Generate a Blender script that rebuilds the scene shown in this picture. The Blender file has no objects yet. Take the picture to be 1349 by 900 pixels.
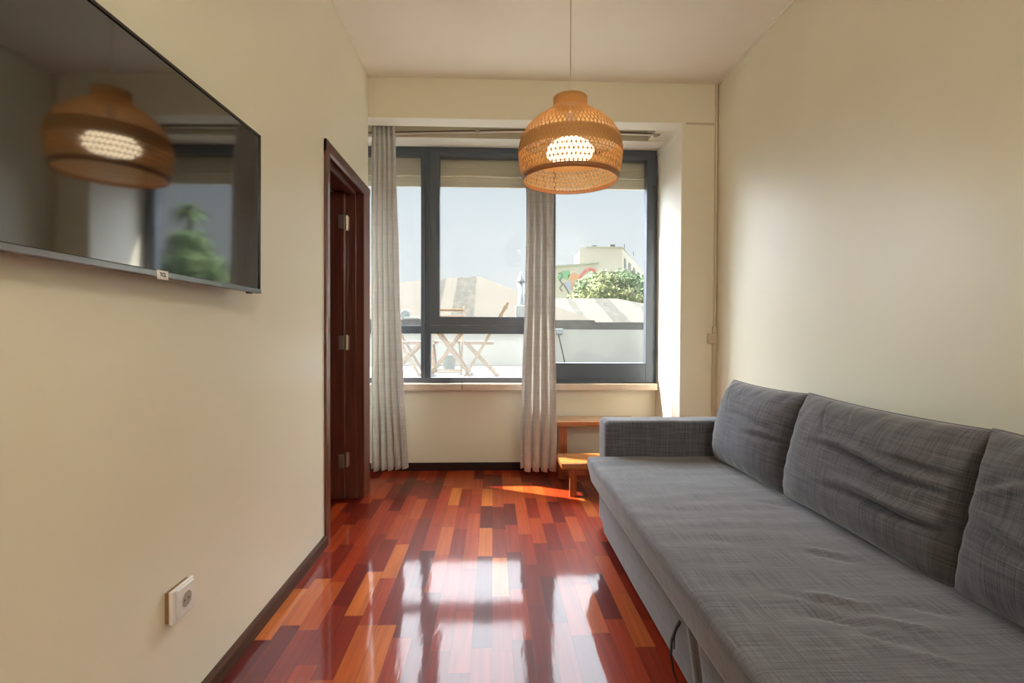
import bpy, bmesh, math, random
from mathutils import Vector, Matrix, noise
random.seed(7)
C = bpy.context.scene.collection
sc = bpy.context.scene
PI = math.pi

# ------------------------------------------------------------ room numbers (metres)
XL, XR, H = -.867, 1.587, 2.8724
D1, D2, XJ, ZB = 3.59, 4.12, 1.329, 2.5985
TZ = .55                                   # terrace floor level

# ------------------------------------------------------------ materials
def nt(name):
    m = bpy.data.materials.new(name); m.use_nodes = True
    n = m.node_tree.nodes; l = m.node_tree.links
    return m, n, l, n['Principled BSDF']
def mat(name, col, rough=.5, metal=0., coat=0., spec=.5, bump=0., bscale=200., var=0., vscale=6., trans=0.):
    m, n, l, b = nt(name)
    b.inputs['Base Color'].default_value = (*col, 1)
    b.inputs['Roughness'].default_value = rough
    b.inputs['Metallic'].default_value = metal
    b.inputs['Coat Weight'].default_value = coat
    b.inputs['Specular IOR Level'].default_value = spec
    tc = n.new('ShaderNodeTexCoord')
    if var:
        t = n.new('ShaderNodeTexNoise'); t.inputs['Scale'].default_value = vscale; t.inputs['Detail'].default_value = 5
        l.new(tc.outputs['Object'], t.inputs['Vector'])
        r = n.new('ShaderNodeValToRGB')
        r.color_ramp.elements[0].position = .3; r.color_ramp.elements[1].position = .7
        r.color_ramp.elements[0].color = (*[c*(1-var) for c in col], 1)
        r.color_ramp.elements[1].color = (*[min(1, c*(1+var)) for c in col], 1)
        l.new(t.outputs['Fac'], r.inputs['Fac']); l.new(r.outputs['Color'], b.inputs['Base Color'])
    if bump:
        t = n.new('ShaderNodeTexNoise'); t.inputs['Scale'].default_value = bscale; t.inputs['Detail'].default_value = 4
        l.new(tc.outputs['Object'], t.inputs['Vector'])
        bp = n.new('ShaderNodeBump'); bp.inputs['Strength'].default_value = bump; bp.inputs['Distance'].default_value = .002
        l.new(t.outputs['Fac'], bp.inputs['Height']); l.new(bp.outputs['Normal'], b.inputs['Normal'])
    return m
def mth(n, l, op, a, b=None):
    k = n.new('ShaderNodeMath'); k.operation = op
    for i, v in enumerate((a, b)):
        if v is None: continue
        if isinstance(v, (int, float)): k.inputs[i].default_value = v
        else: l.new(v, k.inputs[i])
    return k.outputs[0]

def floor_mat():
    m, n, l, b = nt('cherry_parquet')
    tc = n.new('ShaderNodeTexCoord'); s = n.new('ShaderNodeSeparateXYZ'); l.new(tc.outputs['Object'], s.inputs[0])
    W, L = .072, .37
    xs = mth(n, l, 'DIVIDE', s.outputs['X'], W); row = mth(n, l, 'FLOOR', xs); fx = mth(n, l, 'FRACT', xs)
    wn = n.new('ShaderNodeTexWhiteNoise'); wn.noise_dimensions = '1D'; l.new(row, wn.inputs['W'])
    ys = mth(n, l, 'ADD', mth(n, l, 'DIVIDE', s.outputs['Y'], L), mth(n, l, 'MULTIPLY', wn.outputs['Value'], 7.3))
    col = mth(n, l, 'FLOOR', ys); fy = mth(n, l, 'FRACT', ys)
    cv = n.new('ShaderNodeCombineXYZ'); l.new(row, cv.inputs[0]); l.new(col, cv.inputs[1])
    w2 = n.new('ShaderNodeTexWhiteNoise'); w2.noise_dimensions = '2D'; l.new(cv.outputs[0], w2.inputs['Vector'])
    r = n.new('ShaderNodeValToRGB'); r.color_ramp.interpolation = 'LINEAR'
    st = [(0, (.080, .007, .004)), (.2, (.13, .010, .004)), (.42, (.20, .018, .005)), (.64, (.27, .029, .007)), (.86, (.34, .055, .011)), (1, (.50, .14, .026))]
    e = r.color_ramp.elements
    e[0].position, e[0].color = st[0][0], (*st[0][1], 1); e[1].position, e[1].color = 1, (*st[-1][1], 1)
    for p_, c_ in st[1:-1]:
        q = e.new(p_); q.color = (*c_, 1)
    l.new(w2.outputs['Value'], r.inputs['Fac'])
    # grain, stretched along the plank and shifted per plank
    mp = n.new('ShaderNodeMapping'); mp.inputs['Scale'].default_value = (60, 2.5, 1); l.new(tc.outputs['Object'], mp.inputs['Vector'])
    ad = n.new('ShaderNodeVectorMath'); ad.operation = 'ADD'; l.new(mp.outputs[0], ad.inputs[0])
    sc_ = n.new('ShaderNodeVectorMath'); sc_.operation = 'SCALE'; sc_.inputs['Scale'].default_value = 50; l.new(w2.outputs['Color'], sc_.inputs[0]); l.new(sc_.outputs[0], ad.inputs[1])
    g = n.new('ShaderNodeTexNoise'); g.inputs['Scale'].default_value = 1; g.inputs['Detail'].default_value = 5; l.new(ad.outputs[0], g.inputs['Vector'])
    gr = n.new('ShaderNodeMapRange'); gr.inputs['From Min'].default_value = .3; gr.inputs['From Max'].default_value = .7; gr.inputs['To Min'].default_value = .80; gr.inputs['To Max'].default_value = 1.16
    l.new(g.outputs['Fac'], gr.inputs['Value'])
    # gaps
    gx = mth(n, l, 'LESS_THAN', mth(n, l, 'MINIMUM', fx, mth(n, l, 'SUBTRACT', 1, fx)), .014)
    gy = mth(n, l, 'LESS_THAN', mth(n, l, 'MINIMUM', fy, mth(n, l, 'SUBTRACT', 1, fy)), .0024)
    gap = mth(n, l, 'MAXIMUM', gx, gy)
    k = mth(n, l, 'MULTIPLY', gr.outputs[0], mth(n, l, 'SUBTRACT', 1, mth(n, l, 'MULTIPLY', gap, .45)))
    sk = n.new('ShaderNodeVectorMath'); sk.operation = 'SCALE'; l.new(r.outputs['Color'], sk.inputs[0]); l.new(k, sk.inputs['Scale'])
    l.new(sk.outputs[0], b.inputs['Base Color'])
    b.inputs['Roughness'].default_value = .42; b.inputs['Specular IOR Level'].default_value = .06
    b.inputs['Coat Weight'].default_value = .34; b.inputs['Coat Roughness'].default_value = .075; b.inputs['Coat IOR'].default_value = 1.5
    w = n.new('ShaderNodeTexNoise'); w.inputs['Scale'].default_value = 7; w.inputs['Detail'].default_value = 3
    mp2 = n.new('ShaderNodeMapping'); mp2.inputs['Scale'].default_value = (2.6, .7, 1); l.new(tc.outputs['Object'], mp2.inputs['Vector']); l.new(mp2.outputs[0], w.inputs['Vector'])
    hh = mth(n, l, 'ADD', w.outputs['Fac'], mth(n, l, 'ADD', mth(n, l, 'MULTIPLY', w2.outputs['Value'], .06), mth(n, l, 'MULTIPLY', gap, -.08)))
    bp = n.new('ShaderNodeBump'); bp.inputs['Strength'].default_value = .10; bp.inputs['Distance'].default_value = .006
    l.new(hh, bp.inputs['Height']); l.new(bp.outputs['Normal'], b.inputs['Coat Normal']); l.new(bp.outputs['Normal'], b.inputs['Normal'])
    return m

def wood_mat(name, col, rough=.35, axis='Z', coat=.4, spec=.5):
    m, n, l, b = nt(name)
    tc = n.new('ShaderNodeTexCoord'); mp = n.new('ShaderNodeMapping')
    mp.inputs['Scale'].default_value = {'Z': (70, 70, 2.5), 'Y': (70, 2.5, 70), 'X': (2.5, 70, 70)}[axis]
    l.new(tc.outputs['Object'], mp.inputs['Vector'])
    g = n.new('ShaderNodeTexNoise'); g.inputs['Scale'].default_value = 1; g.inputs['Detail'].default_value = 6; l.new(mp.outputs[0], g.inputs['Vector'])
    r = n.new('ShaderNodeValToRGB'); r.color_ramp.elements[0].position = .3; r.color_ramp.elements[1].position = .72
    r.color_ramp.elements[0].color = (*[c*.55 for c in col], 1); r.color_ramp.elements[1].color = (*[c*1.25 for c in col], 1)
    l.new(g.outputs['Fac'], r.inputs['Fac']); l.new(r.outputs['Color'], b.inputs['Base Color'])
    b.inputs['Roughness'].default_value = rough; b.inputs['Coat Weight'].default_value = coat; b.inputs['Coat Roughness'].default_value = .12
    b.inputs['Specular IOR Level'].default_value = spec
    return m

def fabric_mat(name, dark, light, k=300., trans=0., fine=.3):
    m, n, l, b = nt(name)
    tc = n.new('ShaderNodeTexCoord'); outs = []
    for s in ((k, 7, 7), (7, k, 7), (7, 7, k)):
        mp = n.new('ShaderNodeMapping'); mp.inputs['Scale'].default_value = s; l.new(tc.outputs['Object'], mp.inputs['Vector'])
        g = n.new('ShaderNodeTexNoise'); g.inputs['Scale'].default_value = 1; g.inputs['Detail'].default_value = 3; l.new(mp.outputs[0], g.inputs['Vector'])
        outs.append(g.outputs['Fac'])
    sn = n.new('ShaderNodeSeparateXYZ'); l.new(tc.outputs['Normal'], sn.inputs[0]); a = None
    for i_, o_ in enumerate(outs):
        w_ = mth(n, l, 'POWER', mth(n, l, 'SUBTRACT', 1, mth(n, l, 'MULTIPLY', sn.outputs[i_], sn.outputs[i_])), 1.0)
        w_ = mth(n, l, 'MULTIPLY', mth(n, l, 'SUBTRACT', o_, .5), mth(n, l, 'MULTIPLY', w_, w_))
        a = w_ if a is None else mth(n, l, 'ADD', a, w_)
    r = n.new('ShaderNodeValToRGB'); r.color_ramp.elements[0].position = .40; r.color_ramp.elements[1].position = .60
    r.color_ramp.elements[0].color = (*dark, 1); r.color_ramp.elements[1].color = (*light, 1)
    f3 = mth(n, l, 'ADD', mth(n, l, 'MULTIPLY', a, .5), .5)
    l.new(f3, r.inputs['Fac']); l.new(r.outputs['Color'], b.inputs['Base Color'])
    b.inputs['Roughness'].default_value = .9; b.inputs['Specular IOR Level'].default_value = .2
    b.inputs['Sheen Weight'].default_value = .35; b.inputs['Sheen Roughness'].default_value = .4
    bp = n.new('ShaderNodeBump'); bp.inputs['Strength'].default_value = fine; bp.inputs['Distance'].default_value = .0015
    l.new(f3, bp.inputs['Height']); l.new(bp.outputs['Normal'], b.inputs['Normal'])
    if trans:
        t = n.new('ShaderNodeBsdfTranslucent'); l.new(r.outputs['Color'], t.inputs['Color'])
        mx = n.new('ShaderNodeMixShader'); mx.inputs[0].default_value = trans
        l.new(b.outputs[0], mx.inputs[1]); l.new(t.outputs[0], mx.inputs[2])
        l.new(mx.outputs[0], n['Material Output'].inputs['Surface'])
    return m

def wall_mat(name, col, rough=.42, spec=.5):
    m, n, l, b = nt(name)
    tc = n.new('ShaderNodeTexCoord')
    t = n.new('ShaderNodeTexNoise'); t.inputs['Scale'].default_value = 1.3; t.inputs['Detail'].default_value = 4; l.new(tc.outputs['Object'], t.inputs['Vector'])
    r = n.new('ShaderNodeValToRGB'); r.color_ramp.elements[0].position = .3; r.color_ramp.elements[1].position = .7
    r.color_ramp.elements[0].color = (*[c*.97 for c in col], 1); r.color_ramp.elements[1].color = (*[min(1, c*1.02) for c in col], 1)
    l.new(t.outputs['Fac'], r.inputs['Fac']); l.new(r.outputs['Color'], b.inputs['Base Color'])
    b.inputs['Roughness'].default_value = rough; b.inputs['Specular IOR Level'].default_value = spec
    t2 = n.new('ShaderNodeTexNoise'); t2.inputs['Scale'].default_value = 14; t2.inputs['Detail'].default_value = 6; l.new(tc.outputs['Object'], t2.inputs['Vector'])
    bp = n.new('ShaderNodeBump'); bp.inputs['Strength'].default_value = .12; bp.inputs['Distance'].default_value = .004
    l.new(t2.outputs['Fac'], bp.inputs['Height']); l.new(bp.outputs['Normal'], b.inputs['Normal'])
    return m

def glass_mat(name, dust, tint=(.97, .985, .98)):
    m = bpy.data.materials.new(name); m.use_nodes = True; n = m.node_tree.nodes; l = m.node_tree.links
    n.remove(n['Principled BSDF'])
    t = n.new('ShaderNodeBsdfTransparent'); t.inputs['Color'].default_value = (*tint, 1)
    g = n.new('ShaderNodeBsdfGlossy'); g.inputs['Roughness'].default_value = .01
    f = n.new('ShaderNodeLayerWeight')      # Schlick reflectance, the same from both faces of the pane
    fr_ = mth(n, l, 'ADD', mth(n, l, 'MULTIPLY', mth(n, l, 'POWER', f.outputs['Facing'], 5), .75), .03)
    f.inputs['Blend'].default_value = .5
    mx = n.new('ShaderNodeMixShader'); l.new(fr_, mx.inputs[0]); l.new(g.outputs[0], mx.inputs[2])
    d = n.new('ShaderNodeBsdfTranslucent'); d.inputs['Color'].default_value = (.9, .93, .92, 1)      # film of dust on the pane
    md = n.new('ShaderNodeMixShader'); md.inputs[0].default_value = dust; l.new(t.outputs[0], md.inputs[1]); l.new(d.outputs[0], md.inputs[2]); l.new(md.outputs[0], mx.inputs[1])
    l.new(mx.outputs[0], n['Material Output'].inputs['Surface']); return m
def emit_mat(name, col, s):
    m, n, l, b = nt(name); b.inputs['Base Color'].default_value = (*col, 1)
    b.inputs['Emission Color'].default_value = (*col, 1); b.inputs['Emission Strength'].default_value = s; return m
def roof_mat(name, stripes, x_scale=8.):
    """pale corrugated cement sheet with lichen-grey bands at fixed world x ranges"""
    m, n, l, b = nt(name)
    tc = n.new('ShaderNodeTexCoord'); s = n.new('ShaderNodeSeparateXYZ'); l.new(tc.outputs['Object'], s.inputs[0])
    t = n.new('ShaderNodeTexNoise'); t.inputs['Scale'].default_value = 7; t.inputs['Detail'].default_value = 9; t.inputs['Roughness'].default_value = .75; l.new(tc.outputs['Object'], t.inputs['Vector'])
    xw = mth(n, l, 'ADD', s.outputs['X'], mth(n, l, 'MULTIPLY', mth(n, l, 'SUBTRACT', t.outputs['Fac'], .5), .22))
    msk = None
    for a, c in stripes:
        k = mth(n, l, 'MULTIPLY', mth(n, l, 'GREATER_THAN', xw, a), mth(n, l, 'LESS_THAN', xw, c))
        msk = k if msk is None else mth(n, l, 'MAXIMUM', msk, k)
    sp = n.new('ShaderNodeMapRange'); sp.inputs['From Min'].default_value = .40; sp.inputs['From Max'].default_value = .52; l.new(t.outputs['Fac'], sp.inputs['Value'])
    msk = mth(n, l, 'MULTIPLY', msk, sp.outputs[0])
    mx = n.new('ShaderNodeMix'); mx.data_type = 'RGBA'; l.new(msk, mx.inputs['Factor'])
    mx.inputs[6].default_value = (.070, .063, .055, 1); mx.inputs[7].default_value = (.034, .034, .030, 1)
    t2 = n.new('ShaderNodeTexNoise'); t2.inputs['Scale'].default_value = 1.2; t2.inputs['Detail'].default_value = 7; l.new(tc.outputs['Object'], t2.inputs['Vector'])
    sk = n.new('ShaderNodeVectorMath'); sk.operation = 'SCALE'; l.new(mx.outputs[2], sk.inputs[0])
    l.new(mth(n, l, 'ADD', mth(n, l, 'MULTIPLY', t2.outputs['Fac'], .35), .82), sk.inputs['Scale'])
    l.new(sk.outputs[0], b.inputs['Base Color']); b.inputs['Roughness'].default_value = .95; b.inputs['Specular IOR Level'].default_value = .1
    return m

M = dict(
 wall=wall_mat('cream_wall_paint', (.74, .715, .585), .36, .6),
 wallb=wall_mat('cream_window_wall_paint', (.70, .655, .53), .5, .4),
 ceil=wall_mat('ceiling_paint', (.86, .835, .765), .6, .3),
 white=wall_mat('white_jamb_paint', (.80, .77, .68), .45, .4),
 floor=floor_mat(),
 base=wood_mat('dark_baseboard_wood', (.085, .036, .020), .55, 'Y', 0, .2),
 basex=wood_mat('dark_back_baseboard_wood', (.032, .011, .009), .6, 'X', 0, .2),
 door=wood_mat('dark_mahogany', (.125, .034, .021), .34, 'Z', .6),
 doory=wood_mat('dark_mahogany_lintel', (.115, .031, .019), .34, 'Y', .6),
 alu=mat('dark_grey_aluminium', (.075, .090, .115), .38, .35, spec=.6, bump=.05),
 gasket=mat('black_gasket', (.012, .012, .014), .6),
 glass=glass_mat('window_glass', .004), glassd=glass_mat('dusty_window_glass', .024),
 shutter=mat('beige_shutter_plastic', (.58, .52, .41), .5),
 marble=mat('pink_marble', (.56, .45, .36), .25, var=.14, vscale=7, coat=.3),
 fabric=fabric_mat('grey_sofa_fabric', (.060, .060, .072), (.132, .130, .150)),
 fabric2=fabric_mat('grey_seat_fabric', (.070, .069, .081), (.140, .138, .158)),
 seam=mat('grey_piping', (.15, .145, .15), .9),
 black=mat('black_fabric', (.01, .01, .012), .8),
 curtain=fabric_mat('grey_linen_curtain', (.60, .58, .56), (.74, .72, .69), 320., .38, .35),
 wire=mat('brushed_steel_rod', (.55, .50, .45), .28, .9),
 rodd=mat('brown_rod', (.13, .085, .055), .4, .2),
 orange=wood_mat('varnished_pine', (.47, .175, .048), .22, 'X', .7),
 orangez=wood_mat('varnished_pine_leg', (.36, .095, .030), .28, 'Z', .6),
 tvb=mat('black_tv_plastic', (.008, .008, .009), .25),
 tvs=mat('silver_tv_trim', (.22, .23, .25), .25, .85),
 plas=mat('white_plastic', (.72, .71, .69), .3),
 plasb=mat('beige_painted_plastic', (.55, .47, .35), .45),
 socket=mat('socket_recess', (.34, .30, .25), .45),
 ink=mat('black_ink', (.02, .02, .02), .7),
 metal=mat('hinge_nickel', (.52, .46, .40), .32, .9),
 other=mat('grey_plaster', (.62, .60, .55), .8),
 render=mat('grey_white_render', (.40, .40, .375), .95, var=.07, vscale=2, spec=.1),
 terr=mat('pale_terrace_tile', (.085, .085, .081), .9, var=.05, vscale=3, spec=.1),
 outw=mat('outer_render', (.5, .48, .43), .9),
 teak=wood_mat('oiled_acacia', (.24, .15, .085), .55, 'Z', 0),
 fasc=mat('grey_fascia', (.07, .068, .066), .9, var=.2, vscale=9, spec=.1),
 zinc=mat('zinc', (.25, .29, .31), .5, .3, var=.15),
 bucket=mat('blue_grey_bucket', (.13, .17, .17), .6),
 apt=mat('cream_apartment_render', (.50, .455, .415), .95, var=.05, vscale=.3, spec=.1),
 aptw=mat('dark_apartment_window', (.075, .085, .09), .4),
 grafw=mat('pale_mural_wall', (.52, .48, .43), .95, spec=.1),
 gg=mat('green_spray', (.2, .42, .25), .9, spec=.1), go=mat('orange_spray', (.62, .33, .2), .9, spec=.1),
 gr=mat('red_spray', (.6, .15, .13), .9, spec=.1), gb=mat('black_spray', (.12, .12, .12), .9, spec=.1), gl=mat('lilac_spray', (.36, .38, .5), .9, spec=.1),
 bark=mat('bark', (.09, .065, .045), .9),
 grass=mat('dry_ground', (.10, .11, .06), 1.0, var=.3, vscale=.3, spec=0),
 lampoff=mat('opal_plastic', (.8, .8, .78), .4),
 bulb=emit_mat('warm_bulb_glow', (1, .82, .54), 4.6),
 fill_globe=emit_mat('fill_globe_opal', (1, .94, .82), 80),  # emission of the added fill globe behind the camera
 brownbox=mat('brown_mounting_frame', (.22, .12, .05), .6),
 cable=mat('beige_cable', (.50, .42, .33), .5),
)
def leaf_mat(name, c1, c2):
    m, n, l, b = nt(name)
    tc = n.new('ShaderNodeTexCoord'); t = n.new('ShaderNodeTexNoise'); t.inputs['Scale'].default_value = 1.1; t.inputs['Detail'].default_value = 6
    l.new(tc.outputs['Object'], t.inputs['Vector'])
    r = n.new('ShaderNodeValToRGB'); r.color_ramp.elements[0].position = .35; r.color_ramp.elements[1].position = .65
    r.color_ramp.elements[0].color = (*c1, 1); r.color_ramp.elements[1].color = (*c2, 1)
    l.new(t.outputs['Fac'], r.inputs['Fac']); l.new(r.outputs['Color'], b.inputs['Base Color']); b.inputs['Roughness'].default_value = .7
    b.inputs['Specular IOR Level'].default_value = .2
    return m
M['leaf'] = leaf_mat('olive_leaves', (.055, .085, .022), (.15, .165, .06))
M['leaf2'] = leaf_mat('green_leaves', (.05, .10, .035), (.12, .18, .07))
def bamboo(name, col):
    m, n, l, b = nt(name); b.inputs['Base Color'].default_value = (*col, 1); b.inputs['Roughness'].default_value = .5
    t = n.new('ShaderNodeBsdfTranslucent'); t.inputs['Color'].default_value = (col[0], col[1]*.85, col[2]*.6, 1)
    mx = n.new('ShaderNodeMixShader'); mx.inputs[0].default_value = .4
    l.new(b.outputs[0], mx.inputs[1]); l.new(t.outputs[0], mx.inputs[2]); l.new(mx.outputs[0], n['Material Output'].inputs['Surface'])
    return m
M['bamboo'] = bamboo('bamboo_strip', (.74, .49, .21)); M['bamboo_dark'] = mat('bamboo_rim_brown', (.30, .12, .04), .45)
M['bamboo_in'] = bamboo('bamboo_band', (.70, .42, .15))

# ------------------------------------------------------------ helpers
def obj(name, bm, m, parent=None, smooth=False, loc=None, bevel=0):
    me = bpy.data.meshes.new(name); bmesh.ops.recalc_face_normals(bm, faces=bm.faces)
    bm.to_mesh(me); bm.free()
    if smooth: me.shade_smooth()
    o = bpy.data.objects.new(name, me); C.objects.link(o)
    if m is not None: me.materials.append(m)
    if parent is not None: o.parent = parent
    if loc: o.location = loc
    if bevel:
        bv = o.modifiers.new('Bevel', 'BEVEL'); bv.width = bevel; bv.segments = 3; bv.limit_method = 'ANGLE'; bv.harden_normals = False
        me.shade_smooth(); o.modifiers.new('WN', 'WEIGHTED_NORMAL')
    return o
def NB(): return bmesh.new()
def bx(bm, x0, x1, y0, y1, z0, z1, rot=None, piv=None):
    vs = bmesh.ops.create_cube(bm, size=1)['verts']
    for v in vs: v.co = Vector(((x0+x1)/2+v.co.x*(x1-x0), (y0+y1)/2+v.co.y*(y1-y0), (z0+z1)/2+v.co.z*(z1-z0)))
    if rot is not None: bmesh.ops.rotate(bm, verts=vs, cent=Vector(piv), matrix=rot)
    return bm
def box(*a, **k): return bx(NB(), *a, **k)
def bar(bm, a, b, w, d, up=Vector((0, 1, 0))):
    """rectangular bar from a to b, w across, d along 'up'"""
    a, b = Vector(a), Vector(b); t = (b-a).normalized(); s = t.cross(up).normalized(); u = s.cross(t).normalized()
    vs = [bm.verts.new(p+s*(w/2*i)+u*(d/2*j)) for p in (a, b) for i, j in ((-1, -1), (1, -1), (1, 1), (-1, 1))]
    for f in ((3, 2, 1, 0), (4, 5, 6, 7), (0, 1, 5, 4), (1, 2, 6, 5), (2, 3, 7, 6), (3, 0, 4, 7)): bm.faces.new([vs[i] for i in f])
    return bm
def tube(bm, pts, r, n=8, closed=False):
    pts = [Vector(p) for p in pts]; rings = []
    N = len(pts)
    for i, p in enumerate(pts):
        t = (pts[min(i+1, N-1)]-pts[max(i-1, 0)]).normalized() if not closed else (pts[(i+1) % N]-pts[(i-1) % N]).normalized()
        up = Vector((0, 0, 1)) if abs(t.z) < .9 else Vector((1, 0, 0))
        s = t.cross(up).normalized(); u = s.cross(t)
        rr = r[i] if isinstance(r, (list, tuple)) else r
        rings.append([bm.verts.new(p+s*math.cos(2*PI*k/n)*rr+u*math.sin(2*PI*k/n)*rr) for k in range(n)])
    for i in range(N if closed else N-1):
        A, B = rings[i], rings[(i+1) % N]
        for k in range(n): bm.faces.new((A[k], A[(k+1) % n], B[(k+1) % n], B[k]))
    if not closed: bm.faces.new(rings[0][::-1]); bm.faces.new(rings[-1])
    return bm
def lathe(bm, prof, n=48, c=(0, 0, 0), axis='Z'):
    rings = []
    for r, z in prof:
        ring = []
        for k in range(n):
            a = 2*PI*k/n; p = (r*math.cos(a), r*math.sin(a), z)
            if axis == 'X': p = (z, p[0], p[1])
            if axis == 'Y': p = (p[0], z, p[1])
            ring.append(bm.verts.new(Vector(p)+Vector(c)))
        rings.append(ring)
    for A, B in zip(rings, rings[1:]):
        for k in range(n): bm.faces.new((A[k], A[(k+1) % n], B[(k+1) % n], B[k]))
    return bm, rings
def solid_lathe(prof, n=48, c=(0, 0, 0), axis='Z'):
    bm, R = lathe(NB(), prof, n, c, axis); bm.faces.new(R[0][::-1]); bm.faces.new(R[-1]); return bm
def prism(bm, pts, ext):
    """polygon pts (3D) extruded by vector ext"""
    a = [bm.verts.new(Vector(p)) for p in pts]; b = [bm.verts.new(Vector(p)+Vector(ext)) for p in pts]
    bm.faces.new(a); bm.faces.new(b[::-1])
    for i in range(len(a)): j = (i+1) % len(a); bm.faces.new((a[i], b[i], b[j], a[j]))
    return bm
def empty(name, loc, label, cat, group=None, rz=0):
    o = bpy.data.objects.new(name, None); C.objects.link(o); o.location = loc; o.rotation_euler.z = rz
    o.empty_display_size = .1; o['label'] = label; o['category'] = cat
    if group: o['group'] = group
    return o
def tag(o, label, cat, group=None):
    o['label'] = label; o['category'] = cat
    if group: o['group'] = group
    return o
def struct(name, bm, m, label, cat, parent=None, **k):
    o = obj(name, bm, m, parent, **k)
    if parent is None: o['kind'] = 'structure'; o['label'] = label; o['category'] = cat
    return o

# ------------------------------------------------------------ room shell
YB = -2.6
YJ0, YJ1 = 2.735, 3.445       # door opening along the left wall
bm = box(-3.0, XR+.2, YB-.2, 4.3, -.12, 0); struct('floor', bm, M['floor'], 'glossy red and orange wooden strip parquet floor', 'floor')
bm = box(-3.0, XR+.2, YB-.2, 4.3, H, H+.15); struct('ceiling', bm, M['ceil'], 'off-white painted ceiling above the pendant lamp', 'ceiling')
bm = NB()
bx(bm, XL-.16, XL, YB, YJ0-.03, 0, H); bx(bm, XL-.16, XL, YJ1+.03, D1, 0, H); bx(bm, XL-.16, XL, YJ0-.03, YJ1+.03, 2.055, H)
struct('wall_left', bm, M['wall'], 'cream painted wall carrying the television', 'wall')
bm = box(XR, XR+.2, YB, 4.3, 0, H); struct('wall_right', bm, M['wall'], 'cream painted wall behind the grey sofa', 'wall')
bm = box(XL-.16, XR, YB-.2, YB, 0, H); struct('wall_back', bm, M['wall'], 'cream wall behind the viewpoint', 'wall')
# window wall: parapet below the window, beam above, recess for rail, right pier
bm = NB()
bx(bm, -1.4, XJ, 4.13, 4.30, 0, .70)
struct('wall_window', bm, M['wallb'], 'cream wall under the window sill', 'wall')
bm = NB()
bx(bm, XL-.16, XR, D1, 3.73, ZB, H); bx(bm, -1.4, 1.19, 3.73, 3.93, 2.77, H); bx(bm, 1.19, XJ, 3.73, 3.93, ZB, H)
bx(bm, -1.4, XJ, 3.93, 4.30, 2.594, H)
struct('wall_beam', bm, M['wallb'], 'cream beam with a curtain recess above the window', 'beam')
bm = NB()
bx(bm, XJ+.004, XR, D1, 4.30, 0, ZB); bx(bm, XJ, XR, 3.73, 4.30, ZB, H)
struct('wall_pier', bm, M['wallb'], 'cream pier between window recess and right wall', 'pier')
bm = box(XJ, XJ+.004, D1+.0005, 4.30, 0, ZB); struct('wall_jamb', bm, M['white'], 'pale painted side of the window recess, partly sunlit', 'wall')
bm = box(XJ-.006, XJ, D1+.02, 4.12, ZB-.055, ZB-.0005); struct('trim_1', bm, M['white'], 'pale cove strip along the top of the recess side', 'trim')
struct('bounce_strip_1', box(XL-.16, XJ-.001, D1+.001, 3.73, ZB-.004, ZB-.0005), M['white'], 'lining added under the beam, paler to imitate bounced daylight', 'trim')  # added lining, paler than the beam: bounced daylight put into its colour
struct('bounce_strip_2', box(-1.3, XJ-.001, 3.93, 4.124, 2.59, 2.5935), M['white'], 'strip added above the window frame, paler to imitate bounced daylight', 'trim')  # added as well, its pale tone stands in for light bounced up from outside
bm = box(-1.4, -1.3, D1-.1, 4.30, 0, H); struct('wall_recess', bm, M['white'], 'left end of the window recess behind the curtain', 'wall')
bm = box(-1.3, XL-.16, D1-.12, D1, 0, H); struct('wall_return', bm, M['white'], 'short return wall behind the door frame', 'wall')
# outer skin above and beside
bm = NB(); bx(bm, -3.0, -1.4, 4.1, 4.3, -.1, H); bx(bm, -3.0, XR+.2, 4.3, 4.31, H-.1, H+.4); struct('wall_facade', bm, M['outw'], 'outer face of the house beside the window', 'wall')
# hallway / next room behind the open door
bm = NB(); bx(bm, -3.0, -2.9, 1.2, 4.1, 0, H); bx(bm, -2.9, XL-.16, 1.1, 1.2, 0, H); bx(bm, -2.9, -1.4, 4.0, 4.1, 0, H)
struct('wall_next', bm, M['other'], 'pale walls of the room behind the open door', 'wall')
bm = box(XL, XL+.010, YB, D1, H-.012, H-.0005); struct('trim_4', bm, M['white'], 'thin pale bead between left wall and ceiling', 'trim')
bm = box(XR-.010, XR, YB, D1, H-.012, H-.0005); struct('trim_5', bm, M['white'], 'thin pale bead between right wall and ceiling', 'trim')
# baseboards
def baseboard(name, bm, m, label): return struct(name, bm, m, label, 'baseboard')
bm = prism(NB(), [(XL, YB, 0), (XL+.016, YB, 0), (XL+.016, YB, .045), (XL+.010, YB, .056), (XL, YB, .056)], (0, YJ0-.075-YB, 0))
baseboard('baseboard_left', bm, M['base'], 'dark wooden baseboard along the television wall')
bm = prism(NB(), [(XR, YB, 0), (XR-.016, YB, 0), (XR-.016, YB, .045), (XR-.010, YB, .056), (XR, YB, .056)], (0, D1-YB-.02, 0))
baseboard('baseboard_right', bm, M['base'], 'dark wooden baseboard behind the sofa')
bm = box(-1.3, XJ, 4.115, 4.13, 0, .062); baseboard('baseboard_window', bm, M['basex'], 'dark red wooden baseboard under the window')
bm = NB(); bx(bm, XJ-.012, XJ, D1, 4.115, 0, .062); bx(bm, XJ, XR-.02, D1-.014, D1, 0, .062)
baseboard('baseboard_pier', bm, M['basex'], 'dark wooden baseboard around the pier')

# ------------------------------------------------------------ door (left wall), open into the next room
dr = empty('door_1', (0, 0, 0), 'dark mahogany door frame with a door standing open into the next room', 'door'); dr['kind'] = 'structure'
XO = XL-.16
TOP = 2.03
def rail_prism(pts2, y0, y1): return [(x, y0, z) for x, z in pts2]
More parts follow.
